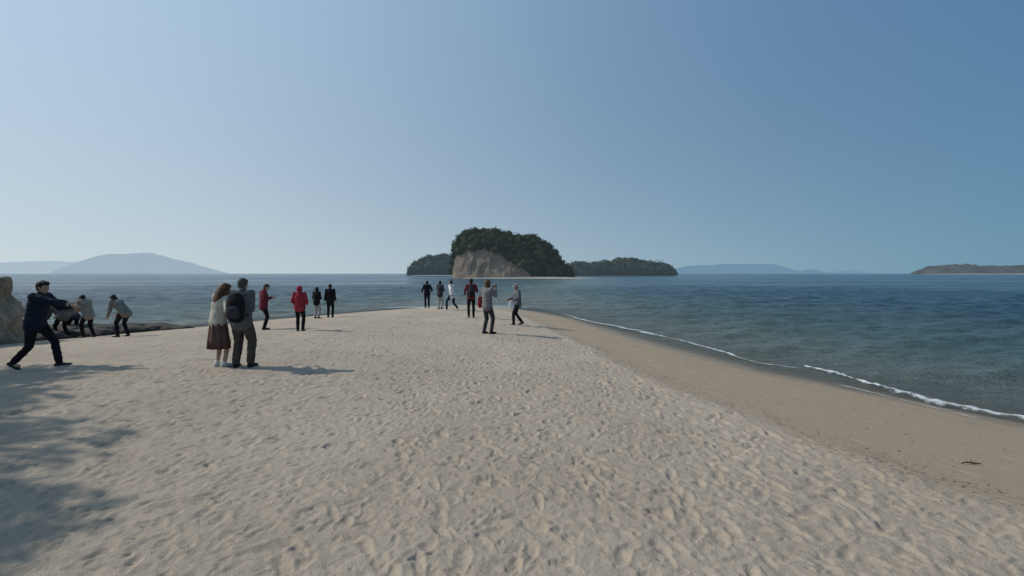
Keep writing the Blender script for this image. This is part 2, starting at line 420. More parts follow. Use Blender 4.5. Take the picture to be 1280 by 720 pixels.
def prop(name,info,anchor,label,cat):
    root=info['root']; M=Matrix.Translation(root.location)@Matrix.Rotation(info['rot'],4,'Z')
    o=empty(name,M@(anchor*info['S']),info['rot'],info['S']); tag(o,label,cat); return o
def backpack(info,label,mat,mat2,size=1.0):
    tp=info['tp']; a=tp(0,-.13,.05); o=prop('backpack',info,a,label,'backpack')
    V=Vector; T3=info['T'].to_3x3(); q=lambda x,y,z: T3@V((x,y,z))*1.0
    s=size
    bm=bmesh.new(); loft(bm,[(q(0,-.07*s,-.02),.13*s,.075*s),(q(0,-.08*s,.12),.148*s,.088*s),(q(0,-.075*s,.28),.14*s,.08*s),(q(0,-.06*s,.38),.095*s,.055*s)],info['side'],20); finish('pack_body',bm,mat,o,.010,2,.006,14)
    bm=bmesh.new(); loft(bm,[(q(0,-.15*s,.0),.1*s,.035*s),(q(0,-.16*s,.08),.11*s,.042*s),(q(0,-.155*s,.16),.095*s,.03*s)],info['side'],18); finish('front_pocket',bm,mat2,o,0)
    for sx in (-1,1):
        bm=bmesh.new(); ps=[q(sx*.09,.0,.40),q(sx*.105,.10,.44),q(sx*.115,.23,.40),q(sx*.125,.28,.26),q(sx*.155,.20,.12),q(sx*.15,.02,.02)]
        loft(bm,[(p,.024,.012) for p in ps],info['side'],8); finish('strap',bm,mat2,o,0)
    bm=bmesh.new(); loft(bm,[(q(-.03,-.04,.43),.009,.009),(q(0,-.04,.465),.009,.009),(q(.03,-.04,.43),.009,.009)],V((0,1,0)),8); finish('handle',bm,mat2,o,0)
    return o
def bag(info,anchor,label,mat,hang,w=.13,h=.15,d=.05,cat='bag',name='shoulder_bag'):
    o=prop(name,info,anchor,label,cat); V=Vector
    bm=bmesh.new(); loft(bm,[(V((0,0,-h)),d*.8,w),(V((0,0,-h*.4)),d,w*1.02),(V((0,0,h*.6)),d*.8,w*.92),(V((0,0,h)),d*.4,w*.8)],V((1,0,0)),18); finish('bag_body',bm,mat,o,.009,2,.006,14)
    bm=bmesh.new(); e=hang-anchor
    loft(bm,[(V((0,-w*.8,h*.8)),.009,.009),(V((0,-w*.6,h*.8)).lerp(e,.6),.009,.009),(e,.009,.009),(V((0,w*.6,h*.8)).lerp(e,.6),.009,.009),(V((0,w*.8,h*.8)),.009,.009)],V((1,0,0)),8); finish('strap',bm,mat,o,0)
    return o
def phone(info,label,s=1):
    e,h=info['arms'][s]; fd=(h-e).normalized(); a=h+fd*.09
    o=prop('phone',info,a,label,'phone')
    bm=bmesh.new(); bmesh.ops.create_cube(bm,size=1,matrix=Matrix.Diagonal((.15,.009,.075,1))); bmesh.ops.bevel(bm,geom=bm.edges[:],offset=.003,segments=2,affect='EDGES')
    me=bpy.data.meshes.new('case'); bm.to_mesh(me); bm.free(); link('case',me,M_black,o,False)
    mk('screen',[(-.07,-.006,-.034),(.07,-.006,-.034),(.07,-.006,.034),(-.07,-.006,.034)],[(0,1,2,3)],M_screen,o,False)
M_black=cloth('black_cloth',(.014,.014,.017)); M_navy=cloth('navy_cloth',(.018,.024,.038)); M_dgrey=cloth('charcoal_cloth',(.04,.042,.048))
M_grey=cloth('grey_cloth',(.13,.135,.145)); M_lgrey=cloth('pale_grey_cloth',(.32,.31,.30)); M_cream=cloth('cream_knit',(.44,.41,.35)); M_white=cloth('white_cloth',(.68,.68,.68))
M_gwarm=cloth('warm_grey_cloth',(.105,.105,.105))
M_red=cloth('red_cloth',(.28,.032,.045)); M_maroon=cloth('maroon_cloth',(.14,.028,.032)); M_brown=cloth('brown_skirt_cloth',(.10,.065,.058)); M_olive=cloth('olive_brown_cloth',(.07,.058,.048)); M_taupe=cloth('taupe_cloth',(.11,.098,.08))
M_beige=cloth('beige_cloth',(.26,.23,.185)); M_hblack=simple('black_hair',(.018,.014,.012),.4,30,.6,.6,.004,90); M_hbrown=simple('brown_hair',(.10,.055,.03),.5,18,.55,.6,.004,90); M_hgrey=simple('greying_hair',(.06,.056,.052),.4,30,.7,.6,.004,90)
M_shoeb=simple('dark_shoe',(.02,.02,.02),.2,20,.6); M_shoew=simple('white_shoe',(.6,.58,.55),.1,20,.6); M_screen=simple('phone_screen',(.02,.03,.04),.1,20,.15,0,0,spec=.5)

z0=.075
p=person('person in a dark navy jacket striding right with an arm stretched forward',46,345,460,-80,
  dict(fl=(-.09,.30,.075),fr=(.09,-.32,.115),hip=.855,lean=11,hr=(.16,.70,1.19),hl=(-.14,.50,1.12),head=(8,-10,0),pit={1:26,-1:-6},curl=.3),
  dict(top=M_navy,bottom=M_black,shoes=M_shoeb,sole=M_shoew,hair=M_hblack,style='short',bulk=1.15,hood='down'),H=1.76,near=True)
p=person('person with long brown hair in cream top and brown pleated skirt, head leaning right',276,351,458,-22,
  dict(lean=4,side=9,head=(10,-20,16),hr=(.32,.16,1.02),hl=(-.10,.26,1.02),hipo=(-.06,0)),
  dict(top=M_cream,bottom=M_brown,shoes=M_shoew,hair=M_hbrown,style='long',sweep=-.03,skirt=True,sw=.155,topname='sweater',hem=-.05,bulk=1.10),H=1.66,near=True)
p=person('person in grey jacket and brown trousers seen from behind, wearing a black backpack',303,343,459,2,
  dict(lean=3,fl=(-.12,0,z0),fr=(.13,.04,z0),head=(14,-8,-6),hl=(-.14,.26,1.03),hr=(.06,.24,1.06)),
  dict(top=M_gwarm,bottom=M_olive,shoes=M_shoeb,hair=M_hgrey,style='short',bulk=1.14,loose=1.22),H=1.76,near=True)
backpack(p,'black backpack on the back of the person in the grey jacket',M_black,M_dgrey,1.12)
person('person in a dull brown jacket bent forward by the reef, behind the striding walker',77,368,423,70,
  dict(hip=.84,hipo=(0,-.10),lean=46,fl=(-.13,.05,z0),fr=(.13,-.15,z0),hl=(-.14,.5,.78),hr=(.14,.52,.8),head=(40,0,0)),
  dict(top=M_taupe,bottom=M_black,shoes=M_shoeb,hair=M_hblack,style='short',bulk=1.14),H=1.68)
person('person in a charcoal jacket bending low between the dull brown and the pale beige jackets',92,376,419,62,
  dict(hip=.82,hipo=(0,-.14),lean=58,fl=(-.12,.05,z0),fr=(.12,-.10,z0),hl=(-.14,.5,.55),hr=(.14,.52,.55),head=(40,0,0)),
  dict(top=M_dgrey,bottom=M_black,shoes=M_shoeb,hair=M_hblack,style='short',bulk=1.1),H=1.6)
person('person in a pale beige jacket and light cap with hands together, nearest the left rock',110,368,422,75,
  dict(lean=22,hip=.87,hipo=(0,-.05),fl=(-.11,.06,z0),fr=(.12,-.12,z0),hl=(-.08,.42,.98),hr=(.08,.42,.98),head=(28,0,0)),
  dict(top=M_beige,bottom=M_black,shoes=M_shoeb,hair=M_hblack,style='short',hat=M_lgrey,bulk=1.14),H=1.68)
person('black haired person in a greyish beige jacket stooping to the left by the waterline',153,372,421,78,
  dict(lean=44,hip=.86,hipo=(0,-.12),fl=(-.11,.06,z0),fr=(.11,-.10,z0),hl=(-.16,.40,.72),hr=(.16,.42,.74),head=(38,0,0)),
  dict(top=cloth('stone_cloth',(.19,.175,.15)),bottom=M_black,shoes=M_shoeb,hair=M_hblack,style='bob',bulk=1.12),H=1.66)
p=person('person in a maroon jacket holding up a phone, just right of the couple',330,353,412,-62,
  dict(lean=3,hl=(-.03,.25,1.16),hr=(.08,.27,1.16),head=(18,0,0)),dict(top=M_maroon,bottom=M_black,shoes=M_shoeb,hair=M_hgrey,style='short',bulk=1.15,hood='down'))
phone(p,'dark phone held by the person in the maroon jacket')
person('person in a bright red hooded coat with the hood up and black trousers',375,357,414,8,
  dict(lean=2,hl=(-.2,.2,1.0),hr=(.2,.2,1.0),fl=(-.08,0,z0),fr=(.09,.03,z0)),dict(top=M_red,bottom=M_black,shoes=M_shoeb,hair=M_hblack,style='none',hood='up',bulk=1.20,hem=-.05))
person('person in a black jacket and pale trousers standing at the left waterline',396,358,398,-12,
  dict(lean=2,hl=(-.12,.24,1.05),hr=(.12,.24,1.05)),dict(top=M_black,bottom=M_lgrey,shoes=M_shoeb,hair=M_hblack,style='bob',bulk=1.12))
person('person dressed all in black standing upright at the left waterline',413,354,397,12,
  dict(lean=1),dict(top=M_black,bottom=M_black,shoes=M_shoeb,hair=M_hblack,style='short',bulk=1.1,hem=-.16))
person('person all in black at the tip of the sand spit, leftmost of three there',534,350,385,15,
  dict(lean=2,hl=(-.3,.1,.95),hr=(.28,.12,.98)),dict(top=M_black,bottom=M_black,shoes=M_shoeb,hair=M_hblack,style='short',bulk=1.12))
person('person in a dark jacket and pale trousers, middle of three at the spit tip',550,350,386,-20,
  dict(lean=2,hl=(-.1,.3,1.05),hr=(.12,.3,1.05)),dict(top=M_dgrey,bottom=M_lgrey,shoes=M_shoeb,hair=M_hblack,style='short',bulk=1.12))
person('person in white top and dark trousers striding at the tip of the spit',565,348,388,60,
  dict(lean=6,hip=.83,fl=(-.08,.30,z0),fr=(.08,-.34,.11),pit={1:25},hl=(-.22,-.18,.9),hr=(.22,.34,1.0)),dict(top=M_white,bottom=M_navy,shoes=M_shoew,hair=M_hblack,style='short',topname='shirt'))
p=person('person in a maroon top and black trousers seen from behind with a dark backpack',589,347,397,6,
  dict(lean=2,fl=(-.1,0,z0),fr=(.1,.08,z0),hl=(-.26,.10,.98),hr=(.16,.28,1.25)),dict(top=M_maroon,bottom=M_black,shoes=M_shoeb,hair=M_hblack,style='short',bulk=1.05,hem=-.03))
backpack(p,'small dark backpack on the person in the maroon top',M_dgrey,M_black,.8)
p=person('person in a mid grey jacket raising a phone in both hands, with a red bag',609,348,417,-40,
  dict(lean=0,hl=(-.06,.26,1.38),hr=(.08,.28,1.38),fl=(-.1,-.04,z0),fr=(.1,.08,z0)),dict(top=cloth('mid_grey_cloth',(.165,.165,.17)),bottom=M_dgrey,shoes=M_shoeb,hair=M_hbrown,style='bob',bulk=1.10,hem=-.07))
phone(p,'phone raised by the person in the mid grey jacket')
bag(p,Vector((-.26,-.02,.98)),'red shoulder bag at the side of the person raising a phone',M_red,p['sh'][-1]+Vector((0,0,.06)),.12,.14,.06)
p=person('person in a grey hooded jacket and black trousers stepping left, rightmost on the sand',647,352,406,115,
  dict(lean=4,hip=.86,fl=(-.10,.22,z0),fr=(.10,-.24,.09),pit={1:15},hl=(-.20,.30,.98),hr=(.14,.34,1.0),head=(10,15,0)),dict(top=M_grey,bottom=M_black,shoes=M_shoeb,hair=M_hblack,style='short',hat=M_lgrey,bulk=1.15,hood='down'))
bag(p,Vector((-.20,.36,.80)),'white bag held in front by the rightmost person on the sand',M_white,p['arms'][-1][1]+Vector((0,.03,-.03)),.11,.12,.05,name='carrier_bag')

# ------------------------------------------------------------------ sand
def axis(c,lo,hi,sp):
    a=[c]; 
    while a[-1]<hi: a.append(a[-1]+sp(a[-1]))
    b=[c]
    while b[-1]>lo: b.append(b[-1]-sp(b[-1]))
    return np.array(b[:0:-1]+a)
xs=axis(0,-120,110,lambda x:.0085+.0026*min(abs(x),20)+.09*max(abs(x)-20,0))
ys=axis(2.2,-110,62,lambda y:(.0095+.0036*(y-2.2)) if y>=2.2 else (.0095+.12*(2.2-y)))
X,Y=np.meshgrid(xs,ys); D=sd2(X,Y); Z=gz_d(X,Y,D)
by=np.array([-40,-10,0,3.7,5.2,7.7,10,16,22,28,34]); bx=np.array([40,12,6,4.1,3.4,2.9,2.5,1.7,.9,-.6,-3])
BX=np.interp(Y,by,bx)+.25*fbm(X*.8+3,Y*.8,3)
dB=X-BX
tr=(1-sst(-.35,.45,dB))*sst(.5,2.2,D+.6*fbm(X*.6,Y*.6,3))
FT=np.zeros_like(Z)
pts=[]
for (y0,y1,den) in ((1.6,5,110),(5,9,90),(9,15,56),(15,24,30),(24,34,14)):
    wx=1.12*y1+1.5; n=int(2*wx*(y1-y0)*den)
    pts.append(np.stack([rng.uniform(-wx,wx,n),rng.uniform(y0,y1,n)],1))
pts=np.concatenate(pts)
for (cx,cy) in pts:
    edge=np.interp(cy,by,bx)-cx
    if edge<-.3 or cx>16: continue
    big=rng.rand()<.24
    ang=rng.normal(.1,.9) if big else rng.uniform(-1.6,1.6)
    L=rng.uniform(.07,.125) if big else rng.uniform(.015,.06); W=rng.uniform(.028,.046) if big else rng.uniform(.012,.034); dep=rng.uniform(.003,.012)*(1.15 if big else .85)*(1+.045*min(cy,20))*(1.25 if 0<edge<1.3 else 1)
    r=L*2.4; i0,i1=np.searchsorted(xs,(cx-r,cx+r)); j0,j1=np.searchsorted(ys,(cy-r,cy+r))
    if i1-i0<3 or j1-j0<3: continue
    x=X[j0:j1,i0:i1]-cx; y=Y[j0:j1,i0:i1]-cy; c,s=math.cos(ang),math.sin(ang)
    u=x*c+y*s; v=-x*s+y*c
    rr=np.sqrt((u/(W*(1+.25*v/L)))**2+(v/L)**2) if big else np.sqrt((u/W)**2+(v/L)**2)
    FT[j0:j1,i0:i1]+= -dep*np.exp(-rr**4)*(1+.4*v/L) + dep*(.32 if big else .2)*np.exp(-((rr-1.4)/.3)**2)*(1+.6*np.sign(u)*np.minimum(np.abs(u)/W,1))
FT=.036*np.tanh(FT/.036)
rip=.0035*np.sin(Y*24+X*5+7*fbm(X*1.3,Y*1.3,3))*sst(-.1,.5,fbm(X*.7+50,Y*.7,2))
clod=rip+.004*fbm(X*34,Y*34,2)+.009*fbm(X*15,Y*15,3)+.011*fbm(X*6,Y*6,3)+.014*fbm(X*1.7+7,Y*1.7,3)
Z=Z+tr*(FT+clod)+(1-tr)*.0030*fbm(X*5,Y*5,3)*sst(.2,1,D)
Z+=.022*np.exp(-((dB+.15)/.25)**2)*sst(1,3,D)
for k in range(110):
    cy=rng.uniform(3,22); cx=np.interp(cy,by,bx)+rng.uniform(.3,2.2)
    i0,i1=np.searchsorted(xs,(cx-.3,cx+.3)); j0,j1=np.searchsorted(ys,(cy-.3,cy+.3))
    x=X[j0:j1,i0:i1]-cx; y=Y[j0:j1,i0:i1]-cy; a=rng.normal(.3,.3); c,s=math.cos(a),math.sin(a)
    rr=np.sqrt(((x*c+y*s)/.05)**2+((-x*s+y*c)/.13)**2)
    Z[j0:j1,i0:i1]+=-.008*np.exp(-rr**4)
wet=1-sst(.1,.9,D+.25*fbm(X*1.2,Y*1.2,3))
wrack=np.clip(.85*np.exp(-((dB-.15)/.35)**2)+.45*np.exp(-((D-1.3)/.45)**2)*(X>0)+.08*(dB>0),0,1)*sst(.3,.8,D)
sand=grid_mesh('sand',np.stack([X.ravel(),Y.ravel(),Z.ravel()],1),len(xs),len(ys),M_sand,None,dict(tramp=tr,wet=wet,wrack=wrack))
tag(sand,kind='structure')

# ------------------------------------------------------------------ sea
xs2=axis(0,-45000,45000,lambda x:.055+.006*min(abs(x),60)+.07*max(abs(x)-60,0))
ys2=axis(5,-9000,60000,lambda y:(.04+.004*min(y-5,90)+.06*max(y-95,0)) if y>=5 else .05+.15*(5-y))
X2,Y2=np.meshgrid(xs2,ys2); D2=sd2(X2,Y2)
spx=np.gradient(xs2)[None,:]; spy=np.gradient(ys2)[:,None]; sp=np.maximum(spx*.6,spy)+0*X2
Zs=np.zeros_like(X2); wa=sst(0,4,-D2)*.8+.2
for lam,ang,ph in ((4.7,105,4),(3.3,75,1),(2.4,118,.5),(1.8,86,3),(1.4,58,4),(1.1,102,1.7),(.85,128,.3),(.65,80,2),(.5,98,5)):
    k=2*math.pi/lam; a=R(ang); wob=2.4*fbm(X2/lam*.35+ang,Y2/lam*.35,2)
    Zs+=lam*(.009 if lam>3 else .0165)*np.sin(k*(X2*math.cos(a)+Y2*math.sin(a))+ph+wob*2)*np.clip(lam/(3*sp)-1,0,1)*(.3+1.3*vn(X2/lam*.45+9,Y2/lam*.45))
Zs*=wa
Zs=np.where(D2>.6,-.05,Zs)
tx=np.clip((Y2-34)/(245-34),0,1); line=-1+tx*28
td=np.abs(X2-line)/(9+tx*20); tom=np.exp(-td**2)*(Y2>30)*(Y2<320)
deep=np.clip(-D2/34,0,1); deep=deep*(1-.8*tom)
clear=np.exp(-np.maximum(-D2,0)*.11/.12)*.85*(D2>-14)
sea=grid_mesh('sea',np.stack([X2.ravel(),Y2.ravel(),Zs.ravel()],1),len(xs2),len(ys2),M_sea,None,dict(deep=deep,clear=clear)); tag(sea,kind='structure')

# ------------------------------------------------------------------ foam ribbons
def foam(pix,wid,off,h=.02):
    P=[ground_at(a,b,0.0) for a,b in pix]; pts=[]
    for a,b in zip(P,P[1:]):
        n=max(2,int((b-a).length/.05))
        for i in range(n): pts.append(a.lerp(b,i/n))
    K=9; V=[];E=[]
    for i,p_ in enumerate(pts):
        t=(pts[min(i+1,len(pts)-1)]-pts[max(i-1,0)]).normalized(); nn=Vector((t.y,-t.x,0))
        u=i/len(pts); taper=min(1,u*8,(1-u)*8)
        wn_=(.35+1.4*float(vn(np.array([i*.03]),np.array([off*3.+2]))[0]))*wid*taper
        wob=.36*(float(vn(np.array([i*.012]),np.array([off*5.+8]))[0])-.5)+.18*(float(vn(np.array([i*.06]),np.array([off*5.+18]))[0])-.5)
        for k in range(K):
            s=k/(K-1)*2-1; q=p_+nn*(wob+s*wn_+off)
            V.append((q.x,q.y,h*(1-s*s)*(.5+float(vn(np.array([q.x*9]),np.array([q.y*9]))[0])))); E.append(abs(s))
    V=np.array(V); g=np.maximum(gz_d(V[:,0],V[:,1],sd2(V[:,0],V[:,1])),0); V[:,2]+=g+.015
    return V,K,len(pts),np.array(E)
allv=[];allf=[];alle=[]
for args in (([(700,392),(735,401),(790,413),(850,426),(905,441),(955,455),(1000,461)],.15,0,.02),
             ([(1003,460),(1035,467),(1075,478),(1120,490),(1170,502),(1225,514),(1290,526),(1400,548)],.22,.0,.05),
             ([(1040,480),(1090,493),(1150,508),(1230,530)],.06,0.0,.01)):
    v,K,n,e=foam(*args); b=len(allv)
    allv+=v.tolist(); alle+=e.tolist()
    for j in range(n-1):
        for k in range(K-1):
            a=b+j*K+k; allf.append((a,a+1,a+K+1,a+K))
fo=mk('wave_foam',allv,allf,M_foam); at=fo.data.attributes.new('edge','FLOAT','POINT'); at.data.foreach_set('value',np.array(alle,np.float32))
tag(fo,'thin white foam of small waves breaking along the right shore','foam',kind='stuff')

# ------------------------------------------------------------------ wrack: seaweed and shell scraps
v=[];f=[]
wy=rng.uniform(2.5,24,900); wx_=np.interp(wy,by,bx)+np.where(rng.rand(900)<.65,rng.normal(.2,.3,900),rng.uniform(.2,4,900))
wd_=sd2(wx_,wy); wz=gz_d(wx_,wy,wd_)
for x,y,d,z in zip(wx_,wy,wd_,wz):
    if d<.7: continue
    z=z+.006; a=rng.uniform(0,6.3); l=rng.uniform(.004,.017); w_=l*rng.uniform(.3,.7); h=rng.uniform(.003,.008)
    c,s=math.cos(a),math.sin(a); b=len(v)
    for (p_,q_,r_) in ((-l,-w_,0),(l,-w_*.6,0),(l*.8,w_,0),(-l*.9,w_*.7,0),(0,0,h)): v.append((x+p_*c-q_*s,y+p_*s+q_*c,z+r_))
    f+=[(b,b+1,b+4),(b+1,b+2,b+4),(b+2,b+3,b+4),(b+3,b,b+4)]
o=mk('seaweed_scraps',v,f,simple('seaweed',(.075,.055,.038),.4,10,.9),smooth=False); tag(o,'dark scraps of seaweed and shell strewn over the smooth sand slope','seaweed',kind='stuff')
g=ground_at(1214,581); bm=bmesh.new(); V=Vector
loft(bm,[(V((-.10,0,.012)),.005,.005),(V((-.04,.012,.018)),.009,.008),(V((.03,.0,.015)),.010,.009),(V((.09,-.01,.012)),.005,.005)],V((0,1,0)),8)
cap(bm,V((.0,.005,.016)),V((.04,.04,.028)),.006,.003,8)
o=finish('driftwood_stick',bm,M_bark,None,0); o.location=g; tag(o,'short dark piece of driftwood lying on the smooth wet sand','driftwood')

# ------------------------------------------------------------------ rocks
def rock(name,loc,scale,mat,sub=6,amp=.35,freq=.8,seed=0,strata=0,rz=0,box=1.0):
    bm=bmesh.new(); bmesh.ops.create_icosphere(bm,subdivisions=sub,radius=1)
    for q in bm.verts:
        p_=q.co.copy()
        if box<1:
            m_=max(abs(p_.x),abs(p_.y),abs(p_.z)); p_=p_*(1+(1/m_-1)*(1-box))
        pp=Vector((p_.x*scale[0],p_.y*scale[1],p_.z*scale[2]))
        n_=mn.fractal(pp*freq+Vector((seed,seed*.7,0)),1.0,2.1,6)
        r_=mn.ridged_multi_fractal(pp*freq*.6+Vector((seed,0,3)),1.0,2.0,5,1.0,2.0)
        st=strata*math.sin(pp.z*7+2*n_)
        q.co=pp*(1+amp*n_*.7+amp*.16*(r_-1)+st)
    me=bpy.data.meshes.new(name); bm.to_mesh(me); bm.free()
    o=link(name,me,mat); o.location=loc; o.rotation_euler=(0,0,rz); return o
o=rock('rock_outcrop',(-19.0,14.8,.0),(2.7,2.0,3.15),M_rock,6,.22,.8,3,.016,box=.62); tag(o,'tall tan brown rock outcrop at the left edge of the beach','rock')
o=rock('rock_outcrop',(-25,11,.4),(5,6,5.5),M_rock,6,.3,.4,9,.012); tag(o,'high brown rock mass behind the left outcrop','rock')
for px,py,sc,lb,sd in ((194,412,(.9,.5,.20),'flat dark reef rock at the left waterline, farthest right',1),(168,412,(1.0,.7,.26),'flat dark reef rock in front of the sea, middle of the reef',4),
      (128,414,(1.4,1.0,.32),'broad low dark reef rock behind the stooping people',6),(60,420,(1.6,1.2,.42),'low dark reef rock at the foot of the brown outcrop',8),(15,426,(1.0,.8,.35),'low dark boulder half hidden behind the striding walker',11)):
    g=ground_at(px,py,0.1); o=rock('reef_rock',(g.x,g.y+.9,.02),sc,M_reef,5,.4,1.2,sd); tag(o,lb,'rock')

# ------------------------------------------------------------------ off-frame trees on the rock (their shadow falls on the sand)
def leaf_cloud(centers,n,ls,flat=.75):
    c=np.repeat(np.array([q[0] for q in centers],float),n,0); r=np.repeat(np.array([q[1] for q in centers],float),n)
    N=len(c); nz=lambda a:a/np.linalg.norm(a,axis=1,keepdims=True)
    d=nz(rng.normal(size=(N,3))); rad=r*(.45+.6*rng.rand(N)**.5)*(1+.3*np.sin(d[:,0]*5+c[:,0])*np.cos(d[:,1]*4+c[:,1]))
    P=c+d*rad[:,None]*np.array([1,1,flat]); a=nz(rng.normal(size=(N,3))); b=nz(np.cross(a,rng.normal(size=(N,3))))
    s=(ls*rng.uniform(.6,1.4,N))[:,None]
    V=np.stack([P-a*s,P+b*s*.5,P+a*s,P-b*s*.5],1).reshape(-1,3)
    return V.tolist(),[(i,i+1,i+2,i+3) for i in range(0,4*N,4)]
def tree(loc,h,cr,label,seed,n=60):
    random.seed(seed); root=empty('pine_tree',loc); tag(root,label,'tree',None)
    V=Vector; bm=bmesh.new(); top=V((random.uniform(-.5,.5),random.uniform(-.5,.5),h*.85)); mid=V((random.uniform(-.4,.4),random.uniform(-.4,.4),h*.45))
    loft(bm,[(V((0,0,-.5)),.24,.24),(mid,.17,.17),(top,.07,.07)],V((1,0,0)),10)
    cs=[]
    for k in range(34):
        a=random.uniform(0,6.28); t=random.uniform(.5,1); b=mid.lerp(top,(t-.45)/.55); rr=cr*random.uniform(.25,.88)
        e=b+V((math.cos(a)*rr,math.sin(a)*rr,random.uniform(.0,.8))); cap(bm,b,e,.06,.02,6); cs.append((tuple(e),cr*random.uniform(.26,.38)))
        cs.append((tuple(b.lerp(e,.5)),cr*.27))
    bmesh.ops.recalc_face_normals(bm,faces=bm.faces); me=bpy.data.meshes.new('trunk'); bm.to_mesh(me); bm.free(); link('trunk',me,M_bark,root)
    v,f=leaf_cloud(cs,n*3,.11,.6); mk('crown',v,f,M_leaf,root,smooth=False)
    return root
tree((-17.4,7.6,.6),8.0,2.5,'pine tree left of the frame shading the sand, nearest the outcrop',1,95)
tree((-16.5,5.7,.6),8.4,2.5,'pine tree left of the frame shading the sand, between two others',2,95)
tree((-14.5,4.0,.6),8.1,2.3,'slim pine tree left of the frame, nearest the viewer',5,90)

# ------------------------------------------------------------------ islands
def sil(pix,D):
    return np.array([((px-640)/F*D, HC+(342-py)/F*D) for px,py in pix])
def hill(name,pix,D,mat,depth,rough=.05):
    s=sil(pix,D); x=np.linspace(s[0,0],s[-1,0],260); H=np.maximum(np.interp(x,s[:,0],s[:,1]),0)
    wd=s[-1,0]-s[0,0]; H=H*(1+rough*fbm(x/wd*40,x*0,4)); t=np.linspace(-1,1,31)
    Xg,Tg=np.meshgrid(x,t); Hg=H[None,:]*(1-np.abs(Tg)**1.8)*(1+rough*2*fbm(Xg/wd*14,Tg*4+5,4)*(np.abs(Tg)>.02))-1.5*(np.abs(Tg)>.99)
    dd=depth*np.sqrt(np.clip(H/max(H.max(),1),0.02,1))[None,:]
    return tag(grid_mesh(name,np.stack([Xg.ravel(),(D+Tg*dd).ravel(),Hg.ravel()],1),260,31,mat),kind='structure')
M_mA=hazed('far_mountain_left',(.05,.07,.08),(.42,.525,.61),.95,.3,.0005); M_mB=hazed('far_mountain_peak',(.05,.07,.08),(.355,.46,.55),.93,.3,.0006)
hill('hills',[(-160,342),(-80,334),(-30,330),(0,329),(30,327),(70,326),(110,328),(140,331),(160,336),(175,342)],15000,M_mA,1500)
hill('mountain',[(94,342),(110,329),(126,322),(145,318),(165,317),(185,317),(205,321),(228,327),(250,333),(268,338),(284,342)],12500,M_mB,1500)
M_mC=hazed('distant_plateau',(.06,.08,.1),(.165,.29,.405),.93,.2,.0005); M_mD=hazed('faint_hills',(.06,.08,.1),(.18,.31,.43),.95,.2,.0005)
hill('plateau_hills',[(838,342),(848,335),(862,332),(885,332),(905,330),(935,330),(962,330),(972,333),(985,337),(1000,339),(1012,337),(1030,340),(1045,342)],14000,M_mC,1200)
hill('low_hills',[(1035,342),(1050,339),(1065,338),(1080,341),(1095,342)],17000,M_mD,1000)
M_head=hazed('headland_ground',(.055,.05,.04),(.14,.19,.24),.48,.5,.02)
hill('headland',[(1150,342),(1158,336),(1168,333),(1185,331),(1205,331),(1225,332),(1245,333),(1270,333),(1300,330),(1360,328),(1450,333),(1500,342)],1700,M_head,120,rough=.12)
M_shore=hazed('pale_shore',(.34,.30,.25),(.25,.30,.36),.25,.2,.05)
def strip(name,px0,px1,D,hh,dep,mat):
    x=np.linspace((px0-640)/F*D,(px1-640)/F*D,160); t=np.linspace(-1,1,13); Xg,Tg=np.meshgrid(x,t); u=(Xg-x[0])/(x[-1]-x[0])
    e=np.sqrt(np.clip(4*u*(1-u),0,1)); Zg=hh*e*(1-Tg**2)*(1+.4*fbm(Xg*.05,Tg,2))-.15
    return tag(grid_mesh(name,np.stack([Xg.ravel(),(D+Tg*dep*e*(1+.3*fbm(Xg*.03,Tg*0,2))).ravel(),Zg.ravel()],1),160,13,mat),kind='structure')
strip('headland_beach',1150,1460,1560,3.0,15,M_shore)

